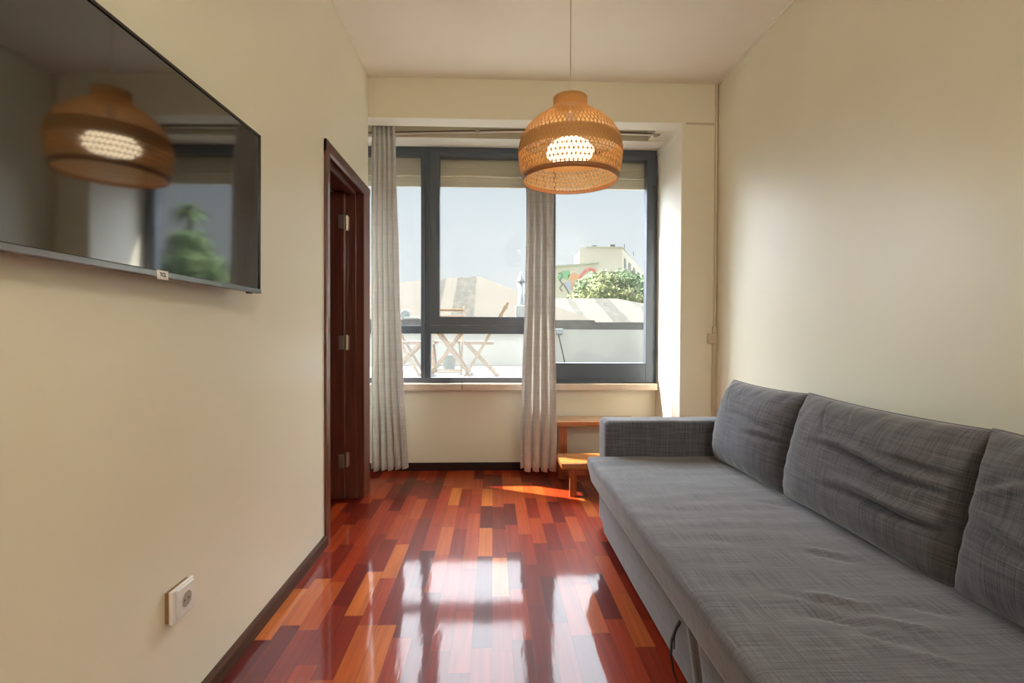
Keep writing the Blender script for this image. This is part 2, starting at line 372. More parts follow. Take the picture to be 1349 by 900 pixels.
# architrave trims on the room side
def casing(y0, y1, name='architrave'):
    bm = NB(); s = 1 if y1 > y0 else -1
    prof = [(XL-.002, y0), (XL+.012, y0), (XL+.017, y0+s*.012), (XL+.014, y0+s*.05), (XL+.008, y1), (XL-.002, y1)]
    prism(bm, [(x, y, 0) for x, y in prof], (0, 0, TOP+.065))
    obj(name, bm, M['door'], dr)
casing(YJ0-.072, YJ0+.002); casing(YJ1+.137, YJ1-.002)
bm = NB()
prism(bm, [(x, YJ0-.072, z) for x, z in [(XL-.002, TOP+.067), (XL+.013, TOP+.067), (XL+.018, TOP+.055), (XL+.015, TOP+.012), (XL+.008, TOP-.002), (XL-.002, TOP-.002)]], (0, YJ1+.137-YJ0+.072, 0))
obj('lintel_trim', bm, M['doory'], dr)
# jambs with a rebate
for y0, s in ((YJ0, -1), (YJ1, 1)):
    bm = NB(); bx(bm, XO-.02, XL, *sorted((y0, y0+s*.03)), 0, TOP+.03)
    bx(bm, XO+.075, XL-.045, *sorted((y0, y0-s*.014)), 0, TOP)
    obj('door_jamb', bm, M['door'], dr)
bm = NB(); bx(bm, XO-.02, XL, YJ0, YJ1, TOP, TOP+.03); bx(bm, XO+.075, XL-.045, YJ0, YJ1, TOP-.014, TOP)
obj('door_head', bm, M['doory'], dr)
# leaf hinged on the far jamb, open about 85 degrees
leaf = obj('door_leaf', bx(NB(), -.70, -.002, -.038, 0, .008, TOP-.008), M['door'], dr, bevel=.003)
leaf.location = (XO+.055, YJ1-.018, 0); leaf.rotation_euler.z = math.radians(-1)
bm = NB()
for (a, b) in ((.15, .85), (1.02, 1.88)): bx(bm, -.60, -.10, -.043, -.036, a, b)
pn = obj('door_panel', bm, M['door'], dr, bevel=.003); pn.location = leaf.location; pn.rotation_euler.z = leaf.rotation_euler.z
for z in (1.83, 1.04, .26):
    bm = NB(); bx(bm, XO+.063, XO+.098, YJ1-.0025, YJ1, z-.045, z+.045)
    bx(bm, XO+.018, XO+.052, YJ1-.0595, YJ1-.057, z-.045, z+.045)
    tube(bm, [(XO+.058, YJ1-.010, z-.05), (XO+.058, YJ1-.010, z+.05)], .007, 10)
    obj('hinge', bm, M['metal'], dr)

# ------------------------------------------------------------ window
WY0, WY1 = 4.125, 4.185
wn = empty('window_1', (0, 0, 0), 'wide dark grey aluminium window with fixed panes, casement and terrace door', 'window'); wn['kind'] = 'structure'
def fr(name, rects, m=M['alu'], y0=WY0, y1=WY1, bevel=.003, parent=wn):
    bm = NB()
    for x0, x1, z0, z1 in rects: bx(bm, x0, x1, y0, y1, z0, z1)
    return obj(name, bm, m, parent, bevel=bevel)
ZT = 2.582
fr('outer_frame', [(-1.30, XJ-.001, 2.52, ZT+.012), (-1.30, XJ-.001, .70, .748), (-1.30, -1.25, .748, 2.52), (1.262, XJ-.001, .748, 2.52)])
fr('mullion', [(-.578, -.50, .748, 2.52)], y0=WY0-.006); fr('mullion', [(.33, .41, .748, 2.52)], y0=WY0-.006)
fr('transom', [(-1.25, -.578, 1.10, 1.165)], y0=WY0-.004); fr('transom', [(-.50, .33, 1.10, 1.165)], y0=WY0-.004)
# opening casement, centre
fr('casement_frame', [(-.512, -.428, 1.168, 2.545), (.262, .332, 1.168, 2.545), (-.428, .262, 2.512, 2.545), (-.428, .262, 1.168, 1.238)], y0=WY0-.022, y1=WY1-.01)
bm = NB(); tube(bm, [(-.545, WY0-.014, .75), (-.545, WY0-.014, 2.56)], .006, 8); obj('gasket', bm, M['alu'], wn)
# terrace door on the right
fr('terrace_door', [(.41, .50, .752, 2.545), (1.238, 1.300, .708, 2.545), (.50, 1.238, 2.508, 2.545), (.41, 1.238, .708, .868)], y0=WY0-.022, y1=WY1-.01)
fr('kick_panel', [(.45, 1.20, .735, .85)], y0=WY0-.027, y1=WY0-.02)
for z in (2.34, .94):
    bm = NB(); tube(bm, [(1.309, WY0-.028, z-.04), (1.309, WY0-.028, z+.04)], .008, 8); bx(bm, 1.295, 1.320, WY0-.028, WY0-.02, z-.035, z+.035); obj('hinge', bm, M['alu'], wn)
def pane(x0, x1, z0, z1, y=4.158, m='glass'): obj('pane', box(x0, x1, y, y+.005, z0, z1), M[m], wn)
pane(-1.25, -.578, 1.165, 2.52); pane(-1.25, -.578, .748, 1.10, m='glassd'); pane(-.428, .262, 1.238, 2.512); pane(-.50, .33, .748, 1.10, m='glassd'); pane(.50, 1.238, .868, 2.508)
fr('handle', [(.275, .30, 1.72, 1.85)], m=M['metal'], y0=WY0-.05, y1=WY0-.022)
# sill in two marble slabs
for a, b in ((-1.30, -.246), (-.242, 1.312)):
    tag(obj('window_sill', box(a, b, 4.03, 4.128, .655, .706), M['marble'], bevel=.004), 'pale pink marble sill slab under the %s of the window' % ('left part' if a < -1 else 'centre and right part'), 'window sill')['kind'] = 'structure'
# roller shutters, drawn up
def shutter(x0, x1, label):
    bm = NB()
    for i, (z0, z1, d) in enumerate(((2.452, 2.60, 0), (2.398, 2.448, .004), (2.378, 2.396, -.014), (2.338, 2.374, 0), (2.298, 2.334, .002))):
        bx(bm, x0, x1, 4.205+d, 4.222+d, z0, z1)
    bx(bm, x0, x1, 4.210, 4.216, 2.30, 2.6)
    tag(obj('roller_shutter', bm, M['shutter'], bevel=.002), label, 'roller shutter', 'raised roller shutters')
shutter(-1.29, -.55, 'beige roller shutter raised behind the narrow left pane')
shutter(-.53, .36, 'beige roller shutter raised behind the centre casement')
shutter(.38, 1.32, 'beige roller shutter raised behind the right terrace door')

# ------------------------------------------------------------ curtain rod and curtains
rd = empty('curtain_rod', (.2, 3.80, 2.6), 'thin double curtain rod under the beam', 'curtain rod')
def pts_rod(dz, dy): return [(x-.2, dy, dz+z-2.6) for x, z in ((-1.28, 2.545), (-.73, 2.566), (-.1, 2.588), (.26, 2.60), (.8, 2.597), (1.17, 2.590), (1.24, 2.588))]
obj('rod', tube(NB(), pts_rod(0, 0), .007, 10), M['wire'], rd, smooth=True)
obj('rod', tube(NB(), pts_rod(.022, .03), .006, 10), M['rodd'], rd, smooth=True)
for x, z in ((-.12, 2.59), (1.21, 2.59)):
    bm = NB(); tube(bm, [(x-.2, .005, z-2.6), (x-.2, .015, 2.768-2.6)], .004, 8); bx(bm, x-.212, x-.188, -.010, .012, z-2.615, z-2.59)
    obj('bracket', bm, M['metal'], rd)
obj('end_cap', solid_lathe([(.004, 1.035), (.013, 1.037), (.013, 1.058), (.004, 1.06)], 16, (0, 0, -.012), 'X'), M['plas'], rd, smooth=True)

def curtain(y0, rows, folds, amp, seed, label, xgroup=None):
    """rows: (z, xleft, xright) from the top down"""
    rnd = random.Random(seed); nu, nv = folds*14, 60
    ph = [rnd.uniform(-.35, .35) for _ in range(folds*2+2)]; am = [rnd.uniform(.6, 1.25) for _ in range(folds*2+2)]
    bm = NB(); grid = []
    zt, zb = rows[0][0], rows[-1][0]
    for j in range(nv+1):
        z = zt+(zb-zt)*j/nv
        for a, b in zip(rows, rows[1:]):
            if a[0] >= z >= b[0]-1e-6: t = (a[0]-z)/(a[0]-b[0]); xl = a[1]+(b[1]-a[1])*t; xr = a[2]+(b[2]-a[2])*t; break
        line = []
        for i in range(nu+1):
            u = i/nu; f = u*folds*2; k = int(f) if f < folds*2 else folds*2-1
            w = math.sin(f*PI+ph[k % len(ph)]*math.sin((f-k)*PI))
            dz = (zt-z)/(zt-zb)
            A = amp*am[k]*(.55+.6*dz)
            x = xl+(xr-xl)*u+.010*math.sin(f*PI*2+seed)*(.5+dz)+.004*noise.noise(Vector((u*5, z*2, seed)))
            y = y0+A*w+.010*noise.noise(Vector((u*6, z*1.6, seed+3.)))
            zz = z+(.010*math.sin(f*PI+1)+.02*(u-.5)*(1 if seed == 3 else 0) if j == nv else 0)
            line.append(bm.verts.new((x, y, zz)))
        grid.append(line)
    for j in range(nv):
        for i in range(nu): bm.faces.new((grid[j][i], grid[j][i+1], grid[j+1][i+1], grid[j+1][i]))
    o = obj('curtain', bm, M['curtain'], smooth=True)
    so = o.modifiers.new('Solidify', 'SOLIDIFY'); so.thickness = .0015
    tag(o, label, 'curtain'); return o
curtain(3.80, [(2.655, -.893, -.725), (1.9, -.893, -.705), (1.3, -.893, -.69), (.7, -.893, -.665), (.10, -.893, -.63)], 5, .026, 3, 'grey linen curtain hanging beside the dark door frame')
curtain(3.80, [(2.66, .262, .415), (2.2, .255, .450), (1.3, .245, .455), (.8, .228, .468), (.35, .215, .480), (.085, .222, .470)], 4, .034, 5, 'grey linen curtain hanging in the middle of the window beside the wooden steps')

# ------------------------------------------------------------ conduit, cable trunking, switch
bm = NB(); bx(bm, XR-.022, XR-.004, D1-.014, D1-.0005, 1.16, H-.002); bx(bm, XR-.030, XR-.002, D1-.02, D1-.0005, .065, 1.16)
tag(obj('cable_trunking', bm, M['plasb'], bevel=.003), 'cream painted cable duct running up the corner beside the pier', 'cable duct')
bm = box(XJ+.03, XR-.026, D1-.008, D1-.0005, ZB-.012, ZB+.002)
tag(obj('cable_trunking', bm, M['plasb'], bevel=.002), 'thin cream horizontal cable strip on the pier just under the beam', 'cable duct')
sw = empty('wall_switch', (1.556, D1, 1.072), 'small beige square switch box in the corner above the sofa arm', 'switch')
obj('box', box(-.032, .030, -.030, -.0005, -.034, .036), M['plasb'], sw, bevel=.005)
obj('rocker', box(-.020, .020, -.036, -.029, -.022, .024), M['plasb'], sw, bevel=.004)

# ------------------------------------------------------------ outlet on the left wall
ou = empty('wall_outlet', (XL, 1.424, .367), 'white square power socket low on the left wall', 'power socket')
obj('back_box', box(.0005, .012, -.046, .046, -.041, .041), M['brownbox'], ou)
bm = box(.012, .022, -.050, .050, -.045, .045); obj('face_plate', bm, M['plas'], ou, bevel=.003)
bm = box(.020, .026, -.032, .046, -.040, .040); obj('insert', bm, M['plas'], ou, bevel=.003)
bm, R = lathe(NB(), [(.0235, .0262), (.0245, .028), (.0225, .0285), (.021, .0262), (.0205, .0225)], 40, (0, .006, 0), 'X'); obj('socket_ring', bm, M['plas'], ou, smooth=True)
bm = solid_lathe([(.021, .0260), (.0212, .0268)], 40, (0, .006, 0), 'X'); obj('recess', bm, M['socket'], ou)
for d in (-.009, .009): obj('pin_hole', solid_lathe([(.0026, .0266), (.0026, .0272)], 12, (0, .006+d, 0), 'X'), M['ink'], ou)
for z in (.0165, -.021): obj('earth_clip', box(.0262, .0275, .003, .009, z, z+.0045), M['metal'], ou)

# ------------------------------------------------------------ television
TVW, TVH = .985, .530
tv = empty('television', (-.792, 1.758, 1.232), 'large black flat television mounted on the left wall', 'television')
tv.rotation_euler = (0, math.radians(.3), math.radians(-1.3))
def lb(*a): return box(*a)
obj('housing', box(-.038, -.004, -TVW+.02, -.02, .03, TVH-.03), M['tvb'], tv, bevel=.01)
obj('back_cover', box(-.010, .004, -TVW, 0, 0, TVH), M['tvb'], tv, bevel=.002)
ms, n_, l_, b_ = nt('dark_glass_screen'); b_.inputs['Base Color'].default_value = (.006, .006, .007, 1); b_.inputs['Roughness'].default_value = .05; b_.inputs['IOR'].default_value = 2.3
obj('screen', box(.004, .0055, -TVW+.010, -.010, .016, TVH-.010), ms, tv)
bm = NB(); bx(bm, .003, .009, -TVW, 0, TVH-.008, TVH); bx(bm, .003, .009, -.008, 0, 0, TVH); bx(bm, .003, .009, -TVW, -TVW+.008, 0, TVH)
obj('bezel', bm, M['tvb'], tv, bevel=.001)
obj('bottom_trim', box(.003, .012, -TVW, 0, 0, .014), M['tvs'], tv, bevel=.002)
st = obj('brand_tag', box(.012, .0135, -.520, -.482, -.006, .0155), M['plas'], tv)
st['label'] = 'small white tag with black letters on the bottom trim'
fc = bpy.data.curves.new('TCL', 'FONT'); fc.body = 'TCL'; fc.size = .0125; fc.extrude = .0003; fc.align_x = 'CENTER'; fc.align_y = 'CENTER'; fc.offset = .0004
tmp = bpy.data.objects.new('tmp', fc); me_ = bpy.data.meshes.new_from_object(tmp); bpy.data.objects.remove(tmp)
fo = bpy.data.objects.new('lettering', me_); C.objects.link(fo); fo.parent = st; fo.location = (.0138, -.501, .005); fo.rotation_euler = (PI/2, 0, PI/2); me_.materials.clear(); me_.materials.append(M['ink'])
obj('sensor', box(-.004, .008, -.075, -.055, -.005, .001), M['tvb'], tv)
bm = NB(); bx(bm, -.058, -.038, -.50, -.25, .12, .42); obj('wall_bracket', bm, M['tvb'], tv)

# ------------------------------------------------------------ pendant lamp
LX, LY = .351, 2.35
LS = 1.106
lp = empty('pendant_lamp', (LX*LS, LY*LS, 1.098*(1-LS)), 'woven bamboo pendant lamp, lit, hanging in front of the window', 'lamp')
lp.scale = (LS, LS, LS); HL = (H-1.098*(1-LS))/LS
P0 = [(2.18, .076), (2.158, .0755), (2.138, .079), (2.122, .095), (2.103, .122), (2.075, .163), (2.04, .199), (1.995, .227), (1.937, .238), (1.88, .233), (1.832, .223), (1.805, .216)]
# resample by arc length
def resamp(P, n):
    d = [0]
    for a, b in zip(P, P[1:]): d.append(d[-1]+math.hypot(a[0]-b[0], a[1]-b[1]))
    out = []
    for i in range(n+1):
        s = d[-1]*i/n
        for k in range(len(P)-1):
            if d[k] <= s <= d[k+1]+1e-9:
                t = (s-d[k])/(d[k+1]-d[k]); out.append((P[k][0]+(P[k+1][0]-P[k][0])*t, P[k][1]+(P[k+1][1]-P[k][1])*t)); break
    return out, d[-1]
ROWS = 17
PF, ARC = resamp(P0[2:], ROWS*4)
def pr(s):      # s in rows (0..ROWS)
    s = max(0, min(ROWS, s))*4; k = min(int(s), len(PF)-2); t = s-k
    return (PF[k][0]+(PF[k+1][0]-PF[k][0])*t, PF[k][1]+(PF[k+1][1]-PF[k][1])*t)
def ribbon(bm, path, w, off, th=.0009):
    """path: list of (row, angle); flat strip of width w following the shade surface"""
    prev = None; pts = []
    for s, a in path:
        z, r = pr(s); pts.append(Vector((math.cos(a)*(r+off), math.sin(a)*(r+off), z)))
    L = len(pts); rings = []
    for i, p in enumerate(pts):
        t = (pts[min(i+1, L-1)]-pts[max(i-1, 0)]).normalized()
        s0 = path[i][0]; za, ra = pr(s0-.3); zb_, rb = pr(s0+.3)
        a = path[i][1]; tm = Vector((math.cos(a)*(rb-ra), math.sin(a)*(rb-ra), zb_-za)).normalized()
        nrm = Vector((-math.sin(a), math.cos(a), 0)).cross(tm).normalized()
        sd = nrm.cross(t).normalized()
        rings.append([bm.verts.new(p+sd*(w/2*i_)+nrm*(th/2*j_)) for i_, j_ in ((-1, -1), (1, -1), (1, 1), (-1, 1))])
    for A, B in zip(rings, rings[1:]):
        for k in range(4): bm.faces.new((A[k], A[(k+1) % 4], B[(k+1) % 4], B[k]))
NS = 76
bm = NB(); dphi = 2*PI/NS
for s, off in ((1, .0008), (-1, -.0008)):
    for i in range(NS):
        ribbon(bm, [(k*.5, i*dphi+s*k*.5*dphi*.5) for k in range(ROWS*2+1)], .0042, off)
for i in range(12, ROWS):
    n_ = 96; ribbon(bm, [(i, 2*PI*k/n_) for k in range(n_+1)], .0048, 0)
for i in (1.5, 9.3):
    n_ = 96; ribbon(bm, [(i, 2*PI*k/n_) for k in range(n_+1)], .0030, 0)
obj('shade', bm, M['bamboo'], lp)
bm = NB()
for s, off in ((1, .0022), (-1, .0028)):      # denser second weave round the shoulder
    for i in range(NS):
        ribbon(bm, [(9.4+k*.5, (i+.5)*dphi+s*k*.5*dphi*.5) for k in range(6)], .0062, -off)
for i in range(10): ribbon(bm, [(9.45+i*.25, 2*PI*k/96) for k in range(97)], .0052, -.004)
obj('woven_band', bm, M['bamboo_in'], lp)
bm, _ = lathe(NB(), [(.0795, 2.136), (.0765, 2.158), (.0775, 2.181), (.0745, 2.181), (.0735, 2.158), (.0755, 2.136), (.0795, 2.136)], 64); obj('neck_ring', bm, M['bamboo_in'], lp, smooth=True)
bm, _ = lathe(NB(), [(.213, 1.802), (.2185, 1.801), (.2225, 1.812), (.2235, 1.822), (.2205, 1.822), (.2155, 1.812), (.213, 1.802)], 96); obj('rim', bm, M['bamboo_dark'], lp, smooth=True)
obj('lamp_cable', tube(NB(), [(0, 0, 2.10), (0, 0, HL-.03)], .0030, 8), M['cable'], lp, smooth=True)
bm = solid_lathe([(.055, HL-.0005), (.055, HL-.012), (.035, HL-.03), (.006, HL-.036)], 32); obj('ceiling_rose', bm, M['plas'], lp, smooth=True)
bm = solid_lathe([(.006, 2.12), (.020, 2.112), (.022, 2.02), (.019, 1.998)], 24); obj('bulb_socket', bm, M['plas'], lp, smooth=True)
bm = solid_lathe([(.014, 2.000), (.055, 1.990), (.090, 1.970), (.110, 1.942), (.106, 1.920), (.085, 1.903), (.050, 1.896), (.004, 1.894)], 32); obj('bulb', bm, M['bulb'], lp, smooth=True)
bm = NB()
for k in range(3):
    a = 2*PI*k/3+.4; tube(bm, [(.018*math.cos(a), .018*math.sin(a), 2.10), (.076*math.cos(a), .076*math.sin(a), 2.15)], .002, 6)
obj('shade_spider', bm, M['metal'], lp)
# added fill light, an opal globe hung out of view behind the camera
cl = empty('fill_globe_lamp', (.87, -1.5, H), 'opal globe added as fill light, out of view at the near end of the room', 'lamp')
obj('fill_lamp_rose', solid_lathe([(.06, -.0005), (.06, -.02), (.02, -.03)], 32), M['plas'], cl, smooth=True)
obj('lamp_cable', tube(NB(), [(0, 0, -.02), (0, 0, -.42)], .004, 8), M['cable'], cl)
obj('globe', solid_lathe([(.13*math.sin(t), -.54+.13*math.cos(t)) for t in [PI*(k+.3)/24.6 for k in range(25)]], 40), M['fill_globe'], cl, smooth=True)

# ------------------------------------------------------------ wooden steps under the terrace door
sp = empty('step_stool', (.8, 3.75, 0), 'orange varnished wooden two-step stairs leading up to the terrace door', 'steps')
SX0, SX1 = .487-.8, 1.12-.8
obj('tread', box(SX0, SX1, .075, .36, .405, .440), M['orange'], sp, bevel=.003)
obj('tread', box(SX0-.022, SX1+.01, -.335, -.03, .190, .227), M['orange'], sp, bevel=.003)
for x in (SX0+.014, SX1-.062):
    obj('leg', box(x+.022, x+.067, -.325, -.285, 0, .190), M['orangez'], sp, bevel=.002)
    obj('leg', box(x, x+.062, .095, .14, 0, .405), M['orangez'], sp, bevel=.002)
    obj('leg', box(x, x+.062, .315, .355, 0, .405), M['orangez'], sp, bevel=.002)
    obj('side_rail', box(x+.025, x+.047, -.285, .095, .135, .190), M['orangez'], sp)
obj('cross_rail', box(SX0+.07, SX1-.04, -.32, -.30, .145, .190), M['orangez'], sp)

# ------------------------------------------------------------ sofa
def wr(p, s=1., seed=0.): return noise.noise(Vector((p[0]*s, p[1]*s, p[2]*s+seed)))
def rbox(x0, x1, y0, y1, z0, z1, r, seg, disp=0, ns=6., seed=0., fn=None):
    """rounded box: dense grid on each face projected to a rounded box"""
    bm = NB(); c = Vector(((x0+x1)/2, (y0+y1)/2, (z0+z1)/2)); h = Vector(((x1-x0)/2, (y1-y0)/2, (z1-z0)/2))
    n = [max(3, int(2*h[i]/seg)) for i in range(3)]
    cache = {}
    def ax(i, k):           # finer spacing near the rounding
        t = k/n[i]*2-1; return h[i]*t
    def V(p):
        key = tuple(round(q, 5) for q in p)
        if key in cache: return cache[key]
        q = Vector(p); inner = Vector([max(-(h[i]-r), min(h[i]-r, q[i])) for i in range(3)]); d = q-inner
        w = inner+d.normalized()*r if d.length > 1e-7 else q
        nn = d.normalized() if d.length > 1e-7 else Vector((0, 0, 1))
        w = w+c
        if disp: w = w+nn*disp*wr(w, ns, seed)
        if fn: w = fn(w, nn)
        cache[key] = bm.verts.new(w); return cache[key]
    for a in range(3):
        b, e = (a+1) % 3, (a+2) % 3
        for sgn in (-1, 1):
            for i in range(n[b]):
                for j in range(n[e]):
                    vs = []
                    for di, dj in ((0, 0), (1, 0), (1, 1), (0, 1)):
                        p = [0, 0, 0]; p[a] = sgn*h[a]; p[b] = ax(b, i+di); p[e] = ax(e, j+dj); vs.append(V(p))
                    if len(set(vs)) == 4:
                        try: bm.faces.new(vs)
                        except ValueError: pass
    return bm
SY0, SY1 = .50, 2.93       # near and far ends of the sofa
sf = empty('sofa', (1.05, 1.7, 0), 'long dark grey fabric sofa bed against the right wall', 'sofa')
def L(bm): bmesh.ops.translate(bm, verts=bm.verts, vec=Vector((-1.05, -1.7, 0))); return bm
obj('base', L(rbox(.70, 1.56, SY0+.02, SY1-.01, .035, .285, .02, .05)), M['fabric'], sf, smooth=True)
def armfn(w, nn): return w
for y0, y1 in ((SY1-.18, SY1), (SY0, SY0+.18)):
    obj('armrest', L(rbox(.612, 1.575, y0, y1, .035, .626, .028, .022, .003, 5.)), M['fabric'], sf, smooth=True)
obj('backrest', L(rbox(1.42, 1.575, SY0+.18, SY1-.18, .05, .66, .04, .03, .004)), M['fabric'], sf, smooth=True)
# pull-out front panel, fold in the cloth beside the strap
def panelfn(w, nn):
    w.x -= .006*math.exp(-((w.y-1.43)/.016)**2)-.006*math.exp(-((w.y-1.395)/.014)**2); w.x += max(0, (.30-w.z)/.27)*.036; return w
obj('drawer_front', L(rbox(.560, .62, SY0+.19, SY1-.222, .03, .30, .012, .012, .0025, 4., fn=panelfn)), M['fabric2'], sf, smooth=True)
for p in ((.66, 2.85), (.66, .58), (1.5, 2.85), (1.5, .58), (.66, 1.7)):
    obj('foot', L(solid_lathe([(.022, 0), (.025, .02), (.025, .036)], 16, (p[0], p[1], 0))), M['black'], sf)
# seat mattress with a proud front lip
rs = random.Random(11)
dents = [(.86, 1.23, .075, .014, .010), (.80, 1.15, .06, .013, -.011), (.93, 1.12, .07, .014, .010), (.85, 1.08, .06, .013, -.009), (.78, 1.25, .05, .012, -.008), (1.02, 1.47, .05, .014, -.007), (1.0, 1.52, .05, .014, .007), (.9, 1.0, .05, .012, .008), (1.05, 1.18, .05, .012, -.008), (1.1, 1.95, .07, .02, -.004), (.75, 1.6, .08, .03, -.003)]
def seatfn(w, nn):
    if nn.z > .5:
        for cx, cy, sx, sy, a in dents:
            dx = w.x-cx; dy = (w.y-cy)+.25*dx+.012*math.sin(dx*40)
            w.z += a*math.exp(-(dx/sx)**2-(dy/sy)**2)
        w.z += .003*noise.noise(Vector((w.x*3, w.y*14, 1.)))+.005*noise.noise(Vector((w.x*2, w.y*2.5, 4.)))
    w.x += max(0, min(1, (.44-w.z)/.154))*.034*max(0, min(1, (.72-w.x)/.2))      # front lip leans back towards the floor
    return w
obj('seat', L(rbox(.500, 1.43, SY0+.183, SY1-.183, .286, .440, .030, .014, .0015, 8., fn=seatfn)), M['fabric2'], sf, smooth=True)
obj('seat_seam', L(tube(NB(), [(.517, y, .4335+.0012*math.sin(y*30)) for y in [SY0+.22+k*.03 for k in range(68)]], .0022, 6)), M['seam'], sf, smooth=True)
obj('seat_seam', L(tube(NB(), [(.5365, y, .312) for y in [SY0+.22+k*.03 for k in range(68)]], .0022, 6)), M['seam'], sf, smooth=True)
# pull strap
bm = NB()
pth = [(.590, 1.50, .286), (.574, 1.51, .25), (.562, 1.535, .20), (.556, 1.555, .15), (.556, 1.562, .10), (.560, 1.545, .055), (.568, 1.53, .03)]
prev = None
for i, p in enumerate(pth):
    a = bm.verts.new((p[0]-.001, p[1]-.010, p[2])); b = bm.verts.new((p[0]-.001, p[1]+.006, p[2])); c = bm.verts.new((p[0]+.0015, p[1]+.006, p[2])); d = bm.verts.new((p[0]+.0015, p[1]-.010, p[2]))
    cur = (a, b, c, d)
    if prev:
        for k in range(4): bm.faces.new((prev[k], prev[(k+1) % 4], cur[(k+1) % 4], cur[k]))
    prev = cur
tube(bm, [(.586, 1.515, .286), (.575, 1.535, .23), (.570, 1.565, .17), (.572, 1.575, .11)], .0018, 6)
o = obj('pull_strap', L(bm), M['black'], sf, smooth=True); o['label'] = 'black webbing pull strap'

def cushion(y0, y1, seed, label, creases=(), tilt=0.0, T=.115):
    """back cushion leaning on the backrest; local x = thickness (towards the room is -x), y = width, z = height"""
    W, Hh = (y1-y0)/2, .220; nu, nv = 132, 76
    bm = NB(); G = {}
    for side in (-1, 1):
        for i in range(nu+1):
            for j in range(nv+1):
                u, v = i/nu*2-1, j/nv*2-1
                # denser sampling near the edges
                u = math.sin(u*PI/2); v = math.sin(v*PI/2)
                edge = i in (0, nu) or j in (0, nv)
                if side == 1 and edge: G[(1, i, j)] = G[(-1, i, j)]; continue
                hth = T*(max(0, (1-abs(u)**3.2))*max(0, (1-abs(v)**2.8)))**.5
                py = W*u*(1-.030*(1-u*u)*0-.022*(1-v*v)*abs(u)**3*0) - .020*u*abs(u)**2*(1-v*v)
                pz = Hh*v - .011*v*abs(v)**2*(1-u*u)
                d = 0
                p = Vector((u*W*1, v*Hh, seed))
                if side == -1:
                    d += .007*noise.noise(Vector((u*W*3.2, v*Hh*4, seed)))*(1-abs(u)**6)
                    d += .003*noise.noise(Vector((u*W*16+v*2, v*Hh*5+2, seed+7)))*max(0, v)**1.0*2
                    for (cy, cz, ly, sz, a, sl) in creases:
                        dy = u*W-cy; dz = v*Hh-cz-sl*dy-.008*math.sin(dy*14)
                        d += a*math.exp(-(dy/ly)**2)*(math.exp(-(dz/sz)**2)-.6*math.exp(-((dz-sz*1.9)/(sz*1.3))**2))*(1-abs(u)**14)
                # puckers along the piped edge
                e = max(abs(u), abs(v))
                d += .004*math.sin((u if abs(v) > abs(u) else v)*23+seed*3)*max(0, (e-.72)/.28)*(1-e)*5
                x = side*hth*(1.0 if side == -1 else .80)
                if side == -1: x -= d*(0 if edge else 1)
                G[(side, i, j)] = bm.verts.new((x, py, pz))
    for side in (-1, 1):
        for i in range(nu):
            for j in range(nv):
                f = [G[(side, i, j)], G[(side, i+1, j)], G[(side, i+1, j+1)], G[(side, i, j+1)]]
                if len(set(f)) == 4:
                    try: bm.faces.new(f)
                    except ValueError: pass
    c = obj('back_cushion', bm, M['fabric'], smooth=True)
    per = [G0 for G0 in ()]
    c.location = (1.262, (y0+y1)/2, .640); c.rotation_euler = (tilt, math.radians(13), 0)
    # piping along the seam
    pts = []
    def P(u, v): return (0, W*u-.020*u*abs(u)**2*(1-v*v), Hh*v-.011*v*abs(v)**2*(1-u*u))
    K = 30
    for k in range(K): pts.append(P(-1+2*k/K, -1))
    for k in range(K): pts.append(P(1, -1+2*k/K))
    for k in range(K): pts.append(P(1-2*k/K, 1))
    for k in range(K): pts.append(P(-1, 1-2*k/K))
    obj('piping', tube(NB(), pts, .0035, 6, closed=True), M['fabric'], c, smooth=True)
    return tag(c, label, 'cushion', 'back cushions on the sofa')
cushion(2.055, 2.735, 1.3, 'grey back cushion of the sofa, next to the far armrest', [(-.24, -.01, .10, .010, -.018, -.1), (-.1, .05, .2, .012, -.006, .02), (.2, .17, .06, .012, -.008, 1.), (.08, .18, .05, .01, -.008, .9)])
cushion(1.275, 2.075, 4.1, 'grey back cushion of the sofa, creased one in the middle', [(-.14, .035, .20, .011, -.032, .05), (-.22, -.075, .18, .012, -.036, -.03), (-.29, .075, .10, .009, -.018, -.08), (.16, .17, .05, .01, -.010, 1.2), (.04, .18, .05, .01, -.009, 1.0)], .01)
cushion(.60, 1.290, 8.7, 'grey back cushion of the sofa, nearest one cut off by the right photo edge', [(.16, -.04, .14, .014, -.014, .1), (.2, .08, .12, .012, .008, -.5)])

# ------------------------------------------------------------ terrace
bm = NB(); bx(bm, -6, 7, 4.31, 9.0, TZ-.15, TZ); tag(obj('terrace_floor', bm, M['terr']), 'pale tiled roof terrace floor outside the window', 'terrace')['kind'] = 'structure'
bm = NB(); bx(bm, -6, 7, 9.0, 9.18, -3, 1.186)
tag(obj('parapet_wall', bm, M['render']), 'low pale rendered parapet wall around the terrace', 'parapet')['kind'] = 'structure'
tag(obj('roof_edge', box(-6, 1.915, 9.60, 10.1, -3, 1.37), M['fasc']), 'grey weathered roof edge behind the parapet, higher length on the left', 'roof edge')['kind'] = 'structure'
tag(obj('roof_edge', box(1.915, 7, 9.62, 10.1, -3, 1.332), M['fasc']), 'grey weathered roof edge behind the parapet, lower length on the right', 'roof edge')['kind'] = 'structure'
bm = NB()
bm = NB(); tube(bm, [(1.130, 8.80, 1.10), (1.254, 8.80, TZ)], .010, 8); bx(bm, 1.12, 1.19, 8.78, 8.82, 1.09, 1.105)
tag(obj('leaning_pole', bm, M['gasket']), 'thin dark pole leaning on the parapet behind the middle curtain', 'pole')
tag(obj('bracket_box', box(1.05, 1.225, 8.93, 8.999, 1.10, 1.20), M['zinc'], bevel=.01), 'small bluish grey box fixed at the top of the parapet', 'box')
